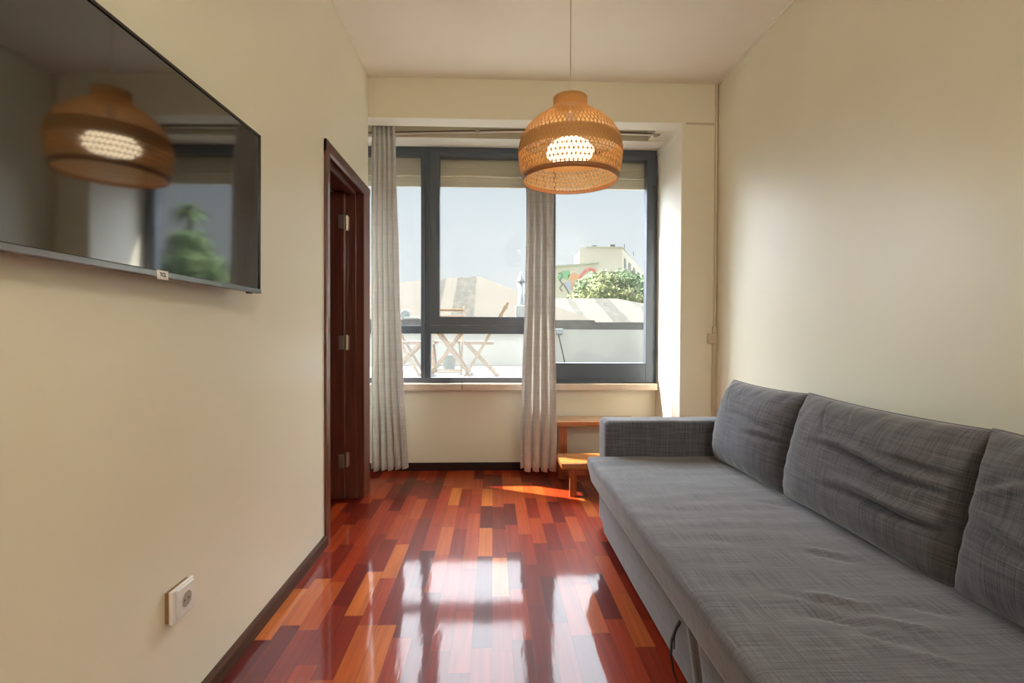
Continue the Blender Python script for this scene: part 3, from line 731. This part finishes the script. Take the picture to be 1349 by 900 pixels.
bm = solid_lathe([(.012, TZ), (.010, TZ+.05)], 12, (1.56, 8.2, 0)); tag(obj('floor_peg', bm, M['gasket']), 'small dark peg standing on the terrace floor right of the pole', 'peg')

def folding_chair(loc, rz, label):
    """local: chair faces -x, backrest at +x, width along y; seat 0.45 m"""
    t = empty('folding_chair', loc, label, 'chair', None, rz)
    w = .20
    for s in (-1, 1):
        obj('leg', bar(NB(), (.335, s*w, .95), (-.215, s*w, 0), .036, .022), M['teak'], t)   # long leg carries the back
        obj('leg', bar(NB(), (-.20, s*(w-.026), .425), (.215, s*(w-.026), 0), .036, .022), M['teak'], t)
    bm = NB()
    for k in range(6): bx(bm, -.23+k*.066, -.175+k*.066, -w+.015, w-.015, .44, .455)
    obj('seat', bm, M['teak'], t)
    for s in (-1, 1): obj('seat_rail', box(-.23, .155, s*(w-.042)-.010, s*(w-.042)+.010, .415, .44), M['teak'], t)
    for z in (.80, .90):
        x = -.215+.55*z/.95; obj('back_slat', bar(NB(), (x, -w, z), (x, w, z), .05, .014, Vector((.5, 0, .86))), M['teak'], t)
    obj('stretcher', bar(NB(), (-.185, -w, .03), (-.185, w, .03), .02, .02, Vector((0, 0, 1))), M['teak'], t)
    obj('stretcher', bar(NB(), (.185, -w, .03), (.185, w, .03), .02, .02, Vector((0, 0, 1))), M['teak'], t)
    return t
folding_chair((-.145, 6.7, TZ), 0, 'wooden folding chair on the terrace, right of the table')
folding_chair((-1.13, 6.7, TZ), PI, 'wooden folding chair on the terrace, behind the narrow left pane')
folding_chair((-.63, 7.18, TZ), PI/2, 'wooden folding chair on the terrace, behind the table')
tb = empty('folding_table', (-.55, 6.72, TZ), 'small square wooden folding table on the terrace between the chairs', 'table')
bm = NB()
for k in range(8): bx(bm, -.29+k*.073, -.227+k*.073, -.27, .27, .715, .735)
obj('tabletop', bm, M['teak'], tb)
for s in (-1, 1):
    obj('leg', bar(NB(), (-.26, s*.22, .71), (.27, s*.22, 0), .034, .022), M['teak'], tb)
    obj('leg', bar(NB(), (.24, s*.194, .71), (-.27, s*.194, 0), .034, .022), M['teak'], tb)
obj('stretcher', bar(NB(), (.25, -.22, .03), (.25, .22, .03), .02, .02, Vector((0, 0, 1))), M['teak'], tb)
obj('stretcher', bar(NB(), (-.25, -.2, .03), (-.25, .2, .03), .02, .02, Vector((0, 0, 1))), M['teak'], tb)
bk = empty('bucket', (-.66, 7.75, TZ), 'blue-grey bucket on the terrace floor under the table', 'bucket')
bm, R = lathe(NB(), [(.085, 0), (.105, .23), (.11, .235), (.10, .232), (.082, .01)], 32); bm.faces.new(R[0][::-1]); bm.faces.new(R[-1])
obj('pail', bm, M['bucket'], bk, smooth=True)
obj('handle', tube(NB(), [(.108*math.cos(a), .03, .225-.09*math.sin(a)) for a in [PI*k/12 for k in range(13)]], .004, 6), M['metal'], bk)

# ------------------------------------------------------------ roofs beyond
def tri_roof(name, polys, m, label, ext):
    bm = NB()
    for p in polys: prism(bm, p, (0, 0, -ext))
    return tag(obj(name, bm, m), label, 'roof')
r1 = roof_mat('cement_roof_left', [(-1.75, -1.33), (-1.02, -.46), (.75, .95)]); r2 = roof_mat('cement_roof_right', [(2.28, 2.50), (3.15, 3.62), (4.22, 4.45)])
A = (-.46, 15, 2.80); B = (-2.8, 14.45, 2.529); Bz = (-8, 13.2, 1.913)
E0 = (2.45, 12.2, 1.42); E1 = (-8, 12.2, 1.42)
tri_roof('warehouse_roof', [[A, E0, E1, Bz, B][:3]+[Bz, B], [A, (2.45, 18, 1.42), E0]], r1, 'pale corrugated gabled roof with lichen stripes on the left beyond the terrace', .06)
R0, R1_ = (1.27, 16, 2.235), (3.9, 16, 2.235)
tri_roof('warehouse_roof', [[(-.5, 16, 2.235), R1_, (6.6, 13.2, 1.42), (.6, 13.2, 1.42)], [R1_, (6.6, 18.8, 1.42), (6.6, 13.2, 1.42)]], r2, 'pale hipped roof with grey lichen stripes on the right below the tree', .06)
tag(obj('warehouse_wall', box(-8, 2.4, 12.25, 12.4, -3, 1.36), M['render']), 'pale wall under the left gabled warehouse roof', 'building')
tag(obj('warehouse_wall', box(2.45, 6.5, 13.3, 13.5, -3, 1.36), M['render']), 'pale wall under the right hipped warehouse roof', 'building')
ch = empty('roof_vent', (.60, 11, 0), 'grey metal vent pipe with a cowl on a white box beside the middle curtain', 'vent')
obj('vent_base', box(-.12, .19, -.15, .15, -3, 1.71), M['render'], ch, bevel=.01)
obj('pipe', solid_lathe([(.085, 1.71), (.066, 1.76), (.064, 2.22)], 24), M['zinc'], ch, smooth=True)
obj('cowl', solid_lathe([(.085, 2.22), (.09, 2.24), (.05, 2.30), (.05, 2.33), (.03, 2.36), (.025, 2.42), (.008, 2.44)], 24), M['zinc'], ch, smooth=True)
sd = empty('satellite_dish', (-1.66, 9.75, 1.46), 'small round grey satellite dish above the parapet behind the left pane', 'satellite dish')
bm, _ = lathe(NB(), [(.005, .03), (.05, .022), (.09, 0), (.093, .004), (.05, .03), (.005, .036)], 32, (0, 0, 0), 'Y'); obj('dish', bm, M['zinc'], sd, smooth=True)
obj('mast', tube(NB(), [(0, .03, 0), (.03, .08, -.04), (.03, .08, -.085)], .012, 8), M['zinc'], sd)
obj('base_plate', box(-.04, .26, -.02, .18, -.09, -.035), M['render'], sd, bevel=.02)
# ground far below
bm = box(-120, 160, 9.3, 260, -3.3, -3.0); tag(obj('ground', bm, M['grass']), 'ground far below the terrace', 'ground')['kind'] = 'structure'

# ------------------------------------------------------------ mural building, apartment block
mb = empty('mural_building', (6, 40, -3), 'low pale building with colourful graffiti behind the trees', 'building')
bm = prism(NB(), [(-2.7, 0, 0), (2.3, 0, 0), (2.3, 0, 9.70), (-2.7, 0, 9.22)], (0, 6, 0)); obj('facade', bm, M['grafw'], mb)
obj('roof_edge', prism(NB(), [(-2.75, -.1, 9.22), (2.35, -.1, 9.70), (2.35, -.1, 9.82), (-2.75, -.1, 9.34)], (0, 6.2, 0)), M['render'], mb)
obj('window', box(2.31, 2.33, .6, 1.6, 8.2, 9.2), M['aptw'], mb)
def GX(px, py):      # facade coordinates for painted shapes, from the mural's own grid (1 unit = 1 m)
    return ((px-649.5)/674*40-6+.0, (440-py)/674*40+1.1+3)
def paint(name, pts, m, lw=None):
    P = [GX(*p) for p in pts]; bm = NB()
    if lw: 
        for k, (a, b) in enumerate(zip(P, P[1:])): bar(bm, (a[0], -.03-.002*k, a[1]), (b[0], -.03-.002*k, b[1]), lw, .02)
    else: prism(bm, [(x, -.04, z) for x, z in P], (0, .035, 0))
    obj(name, bm, m, mb)
paint('graffiti_green', [(734, 364), (741, 356), (750, 356), (751, 362), (747, 368), (741, 364), (738, 371)], M['gg'])
paint('graffiti_orange', [(748, 362), (757, 358), (763, 362), (764, 369), (757, 368), (752, 371)], M['go'])
paint('graffiti_arch', [(763, 370), (766, 361), (772, 355), (779, 353), (784, 357), (784, 362)], M['gr'], .20)
paint('graffiti_arch', [(784, 353), (784, 364)], M['gr'], .14)
paint('graffiti_teal', [(770, 366), (774, 359), (780, 360), (781, 367), (776, 370)], M['gg'])
paint('graffiti_line', [(735, 360), (739, 358), (741, 363), (737, 368), (741, 374), (737, 379), (741, 383)], M['gb'], .07)
paint('graffiti_line', [(741, 372), (746, 379), (750, 386)], M['gb'], .07)
paint('graffiti_lilac', [(744, 371), (752, 370), (753, 381), (748, 384)], M['gl'])
paint('graffiti_red', [(753, 372), (757, 370), (758, 379), (754, 382)], M['go'])
ab = empty('apartment_building', (15.2, 60, -3), 'cream apartment block with windows rising behind the trees', 'building')
bm = prism(NB(), [(-5.0, 0, 0), (0, 0, 0), (9, 22, 0), (2, 24, 0)], (0, 0, 14.35)); obj('wall', bm, M['apt'], ab)
obj('stair_tower', box(-5.05, -4.4, .2, 4, 0, 13.85), M['apt'], ab); obj('parapet', prism(NB(), [(-4.3, -.1, 14.35), (.05, -.1, 14.35), (8.8, 22, 14.35), (2, 23.5, 14.35)], (0, 0, .12)), M['render'], ab)
dx, dy = 9/23.77, 22/23.77
def side_rect(s0, s1, z0, z1, m, off, name):
    n_ = Vector((dy, -dx, 0))*off; bm = NB()
    p = [Vector((dx*s, dy*s, z))+n_ for s, z in ((s0, z0), (s1, z0), (s1, z1), (s0, z1))]
    prism(bm, p, -n_*1.5); return obj(name, bm, m, ab)
for z0 in (12.2, 9.4):
    side_rect(1.6, 3.2, z0-.9, z0+1.2, M['aptw'], .05, 'balcony_opening')
    side_rect(5.5, 8.0, z0-.1, z0+1.2, M['aptw'], .05, 'window'); side_rect(10.5, 13, z0-.1, z0+1.2, M['aptw'], .05, 'window'); side_rect(16, 18.5, z0-.1, z0+1.2, M['aptw'], .05, 'window')
    side_rect(3.8, 22, z0-1.1, z0-.9, M['render'], .5, 'balcony_slab')
obj('roof_antenna', tube(NB(), [(.5, 1, 14.4), (.5, 1, 15.0)], .04, 6), M['fasc'], ab); obj('roof_antenna', tube(NB(), [(3, 6, 14.4), (3, 6, 14.9)], .04, 6), M['fasc'], ab)
for x, h_ in ((-3.4, .38), (-1.2, .5)): obj('roof_vent', box(x, x+.6, 1, 2, 14.4, 14.4+h_), M['fasc'], ab)

# ------------------------------------------------------------ trees
def crown(blobs, n, size, seed):
    rnd = random.Random(seed); bm = NB(); tot = sum(b[3]**2 for b in blobs)
    for (cx, cy, cz, r) in blobs:
        for _ in range(int(n*r*r/tot)):
            d = Vector((rnd.gauss(0, 1), rnd.gauss(0, 1), rnd.gauss(0, 1))).normalized()
            rr = r*(rnd.uniform(.72, 1.0)+.16*noise.noise(Vector((d.x*3+cx, d.y*3, d.z*3+cz))))
            p = Vector((cx, cy, cz))+Vector((d.x*rr, d.y*rr, d.z*rr*.85))
            a = (d+Vector((rnd.uniform(-.8, .8), rnd.uniform(-.8, .8), rnd.uniform(-.8, .8)))).normalized()
            s = a.orthogonal().normalized(); t = a.cross(s); an = rnd.uniform(0, PI); s, t = s*math.cos(an)+t*math.sin(an), t*math.cos(an)-s*math.sin(an)
            z = size*rnd.uniform(.6, 1.3)
            vs = [bm.verts.new(p+s*z), bm.verts.new(p+t*z*.5), bm.verts.new(p-s*z), bm.verts.new(p-t*z*.5)]
            bm.faces.new(vs)
    return bm
def tree(loc, blobs, n, size, m, label, seed, trunk_h):
    t = empty('leafy_tree', loc, label, 'tree'); bm = crown(blobs, n, size, seed)
    obj('foliage', bm, m, t)
    core = NB()
    for (cx, cy, cz, r) in blobs:
        g = bmesh.ops.create_icosphere(core, subdivisions=2, radius=r*.72, matrix=Matrix.Translation((cx, cy, cz)))
    obj('inner_foliage', core, m, t)
    obj('trunk', tube(NB(), [(0, 0, 0), (.1, 0, trunk_h*.5), (0, 0, trunk_h)], [.28, .22, .14], 10), M['bark'], t); return t
# positions about 24-30 m away; ground at -3
tree((5.9, 27, -3), [(-1.1, 0, 5.6, 1.05), (-.2, -.6, 5.9, 1.25), (.9, -.4, 5.6, 1.3), (0.2, 0, 6.6, 1.05), (-1.9, 0, 5.0, .85), (1.9, 0, 5.2, 1.1)], 9000, .10, M['leaf'], 'olive green tree seen through the terrace door behind the hipped roof', 1, 5.2)
tree((8.2, 31, -3), [(-1.9, 0, 7.1, 1.0), (-.4, 0, 6.9, 1.4), (.9, 0, 6.6, 1.4), (-2.6, 0, 6.9, .75), (.2, 0, 5.6, 1.5), (1.9, 0, 6, 1.4)], 9000, .11, M['leaf2'], 'bushy green tree in front of the apartment block', 2, 5.5)
tree((21.3, 36, -3), [(0, 0, 8, 2.6), (1.8, 0, 7, 2.2), (-1.8, 0, 6.2, 2.0), (-3.4, 0, 5, 1.8), (3.5, 0, 6, 2.4), (1, 0, 5, 2.5), (-6, 0, 5, 2), (6, 0, 5.2, 2.4), (.2, 0, 10, 1.5)], 14000, .16, M['leaf2'], 'large green tree far to the right, seen only mirrored in the television', 3, 7)
tree((15.5, 30, -3), [(0, 0, 4.2, 1.9), (2.2, 0, 4.2, 1.9), (-2, 0, 4.4, 1.7), (4.4, 0, 4.5, 2), (-3.8, 0, 4, 1.6)], 9000, .14, M['leaf'], 'low olive tree to the right, seen mirrored along the bottom of the television', 4, 3.5)
pt = empty('palm_tree', (26.9, 44.5, -3), 'tall palm tree mirrored in the television', 'tree')
obj('trunk', tube(NB(), [(0, 0, 0), (.2, 0, 7), (0, 0, 14.6)], [.35, .25, .2], 10), M['bark'], pt)
bm = NB(); rnd = random.Random(5)
for k in range(34):
    a = rnd.uniform(0, 2*PI); el = rnd.uniform(-.5, 1.2); L_ = rnd.uniform(1.4, 2.0); prevp = None
    for j in range(8):
        t = j/7; p = Vector((math.cos(a)*math.cos(el)*L_*t, math.sin(a)*math.cos(el)*L_*t, 14.6+math.sin(el)*L_*t-1.1*t*t))
        w = .16*math.sin(PI*min(1, t*.9+.1))+.02; s = Vector((-math.sin(a), math.cos(a), 0))
        cur = (bm.verts.new(p+s*w-Vector((0, 0, .08*w/.16))), bm.verts.new(p), bm.verts.new(p-s*w-Vector((0, 0, .08*w/.16))))
        if prevp: bm.faces.new((prevp[0], prevp[1], cur[1], cur[0])); bm.faces.new((prevp[1], prevp[2], cur[2], cur[1]))
        prevp = cur
obj('fronds', bm, M['leaf2'], pt)

# ------------------------------------------------------------ light
SKY_HIGH, SKY_SUN, SKY_BACK, SKY_SIDE = 12.0, 1.5, .07, 6.8
w = bpy.data.worlds.new('World'); sc.world = w; w.use_nodes = True; n = w.node_tree.nodes; l = w.node_tree.links
bg = n['Background']; tc = n.new('ShaderNodeTexCoord'); s = n.new('ShaderNodeSeparateXYZ'); l.new(tc.outputs['Generated'], s.inputs[0])
def mr(v, a, b, c, d):
    k = n.new('ShaderNodeMapRange'); k.interpolation_type = 'SMOOTHSTEP'; l.new(v, k.inputs['Value'])
    for nm, x in zip(('From Min', 'From Max', 'To Min', 'To Max'), (a, b, c, d)): k.inputs[nm].default_value = x
    return k.outputs[0]
# hazy pale sky near the horizon, much brighter high up and towards the sun
r = n.new('ShaderNodeValToRGB'); e = r.color_ramp.elements
e[0].position = 0; e[0].color = (.17, .17, .16, 1); e[1].position = .66; e[1].color = (.45, .50, .54, 1)
for p_, v in ((.49, (.20, .20, .18, 1)), (.505, (.50, .515, .525, 1)), (.60, (.465, .50, .53, 1))):
    q = e.new(p_); q.color = v
l.new(mth(n, l, 'ADD', mth(n, l, 'MULTIPLY', s.outputs['Z'], .5), .5), r.inputs['Fac'])
SUNDIR = Vector((-2.1, 1.0, 2.86)).normalized()
dt = n.new('ShaderNodeVectorMath'); dt.operation = 'DOT_PRODUCT'; l.new(tc.outputs['Generated'], dt.inputs[0]); dt.inputs[1].default_value = SUNDIR
ky = mr(s.outputs['Y'], .05, .70, SKY_BACK, 1.0); kz = mr(s.outputs['Z'], .30, .46, 0, 1)
hi = mth(n, l, 'MULTIPLY', mth(n, l, 'ADD', mth(n, l, 'MULTIPLY', ky, SKY_HIGH), mr(dt.outputs['Value'], .45, 1.0, 0, SKY_SUN)), kz)
v1 = n.new('ShaderNodeVectorMath'); v1.operation = 'SCALE'; v1.inputs[0].default_value = (.95, 1.0, 1.08)
v2 = n.new('ShaderNodeVectorMath'); v2.operation = 'ADD'; side = mth(n, l, 'MULTIPLY', mr(s.outputs['X'], -.24, -.75, 0, SKY_SIDE), mr(s.outputs['Z'], -.02, .06, 0, 1)); side = mth(n, l, 'MULTIPLY', side, mr(s.outputs['Y'], .05, .45, 0, 1))
hi2 = mth(n, l, 'ADD', hi, side); l.new(hi2, v1.inputs['Scale'])
l.new(v1.outputs[0], v2.inputs[0]); l.new(r.outputs['Color'], v2.inputs[1])
l.new(v2.outputs[0], bg.inputs['Color']); bg.inputs['Strength'].default_value = 1
sun = bpy.data.lights.new('sun', 'SUN'); sun.energy = 22.0; sun.color = (1, .93, .80); sun.angle = math.radians(.6)
so = bpy.data.objects.new('sun', sun); C.objects.link(so)
Ld = Vector((2.0, -1.0, -2.62)).normalized(); so.rotation_euler = Ld.to_track_quat('-Z', 'Y').to_euler()

# ------------------------------------------------------------ camera
cam = bpy.data.cameras.new('camera'); co = bpy.data.objects.new('camera', cam); C.objects.link(co)
cam.sensor_width = 36; cam.lens = 674/1349*36; cam.clip_end = 500; cam.clip_start = .05
pitch, yaw, roll, hc = -.0141, .0371, .0035, 1.098
cp, sp_, cy, sy = math.cos(pitch), math.sin(pitch), math.cos(yaw), math.sin(yaw)
fwd = Vector((sy*cp, cy*cp, sp_)); right = Vector((cy, -sy, 0)); up = right.cross(fwd)
cr, sr = math.cos(roll), math.sin(roll)
# image u' = cr*u - sr*v_down ; right axis in the picture turns by roll
r2_ = right*cr+up*sr; u2_ = up*cr-right*sr
co.matrix_world = Matrix(((r2_.x, u2_.x, -fwd.x, 0), (r2_.y, u2_.y, -fwd.y, 0), (r2_.z, u2_.z, -fwd.z, hc), (0, 0, 0, 1)))
sc.camera = co
sc.view_settings.view_transform = 'Standard'; sc.view_settings.look = 'None'; sc.view_settings.gamma = 1; sc.view_settings.use_curve_mapping = False
sc.view_settings.exposure = 0.72
sc.cycles.use_denoising = True; sc.cycles.max_bounces = 12; sc.cycles.diffuse_bounces = 6; sc.cycles.glossy_bounces = 6; sc.cycles.transparent_max_bounces = 16
sc.cycles.sample_clamp_indirect = 8; sc.cycles.caustics_refractive = False
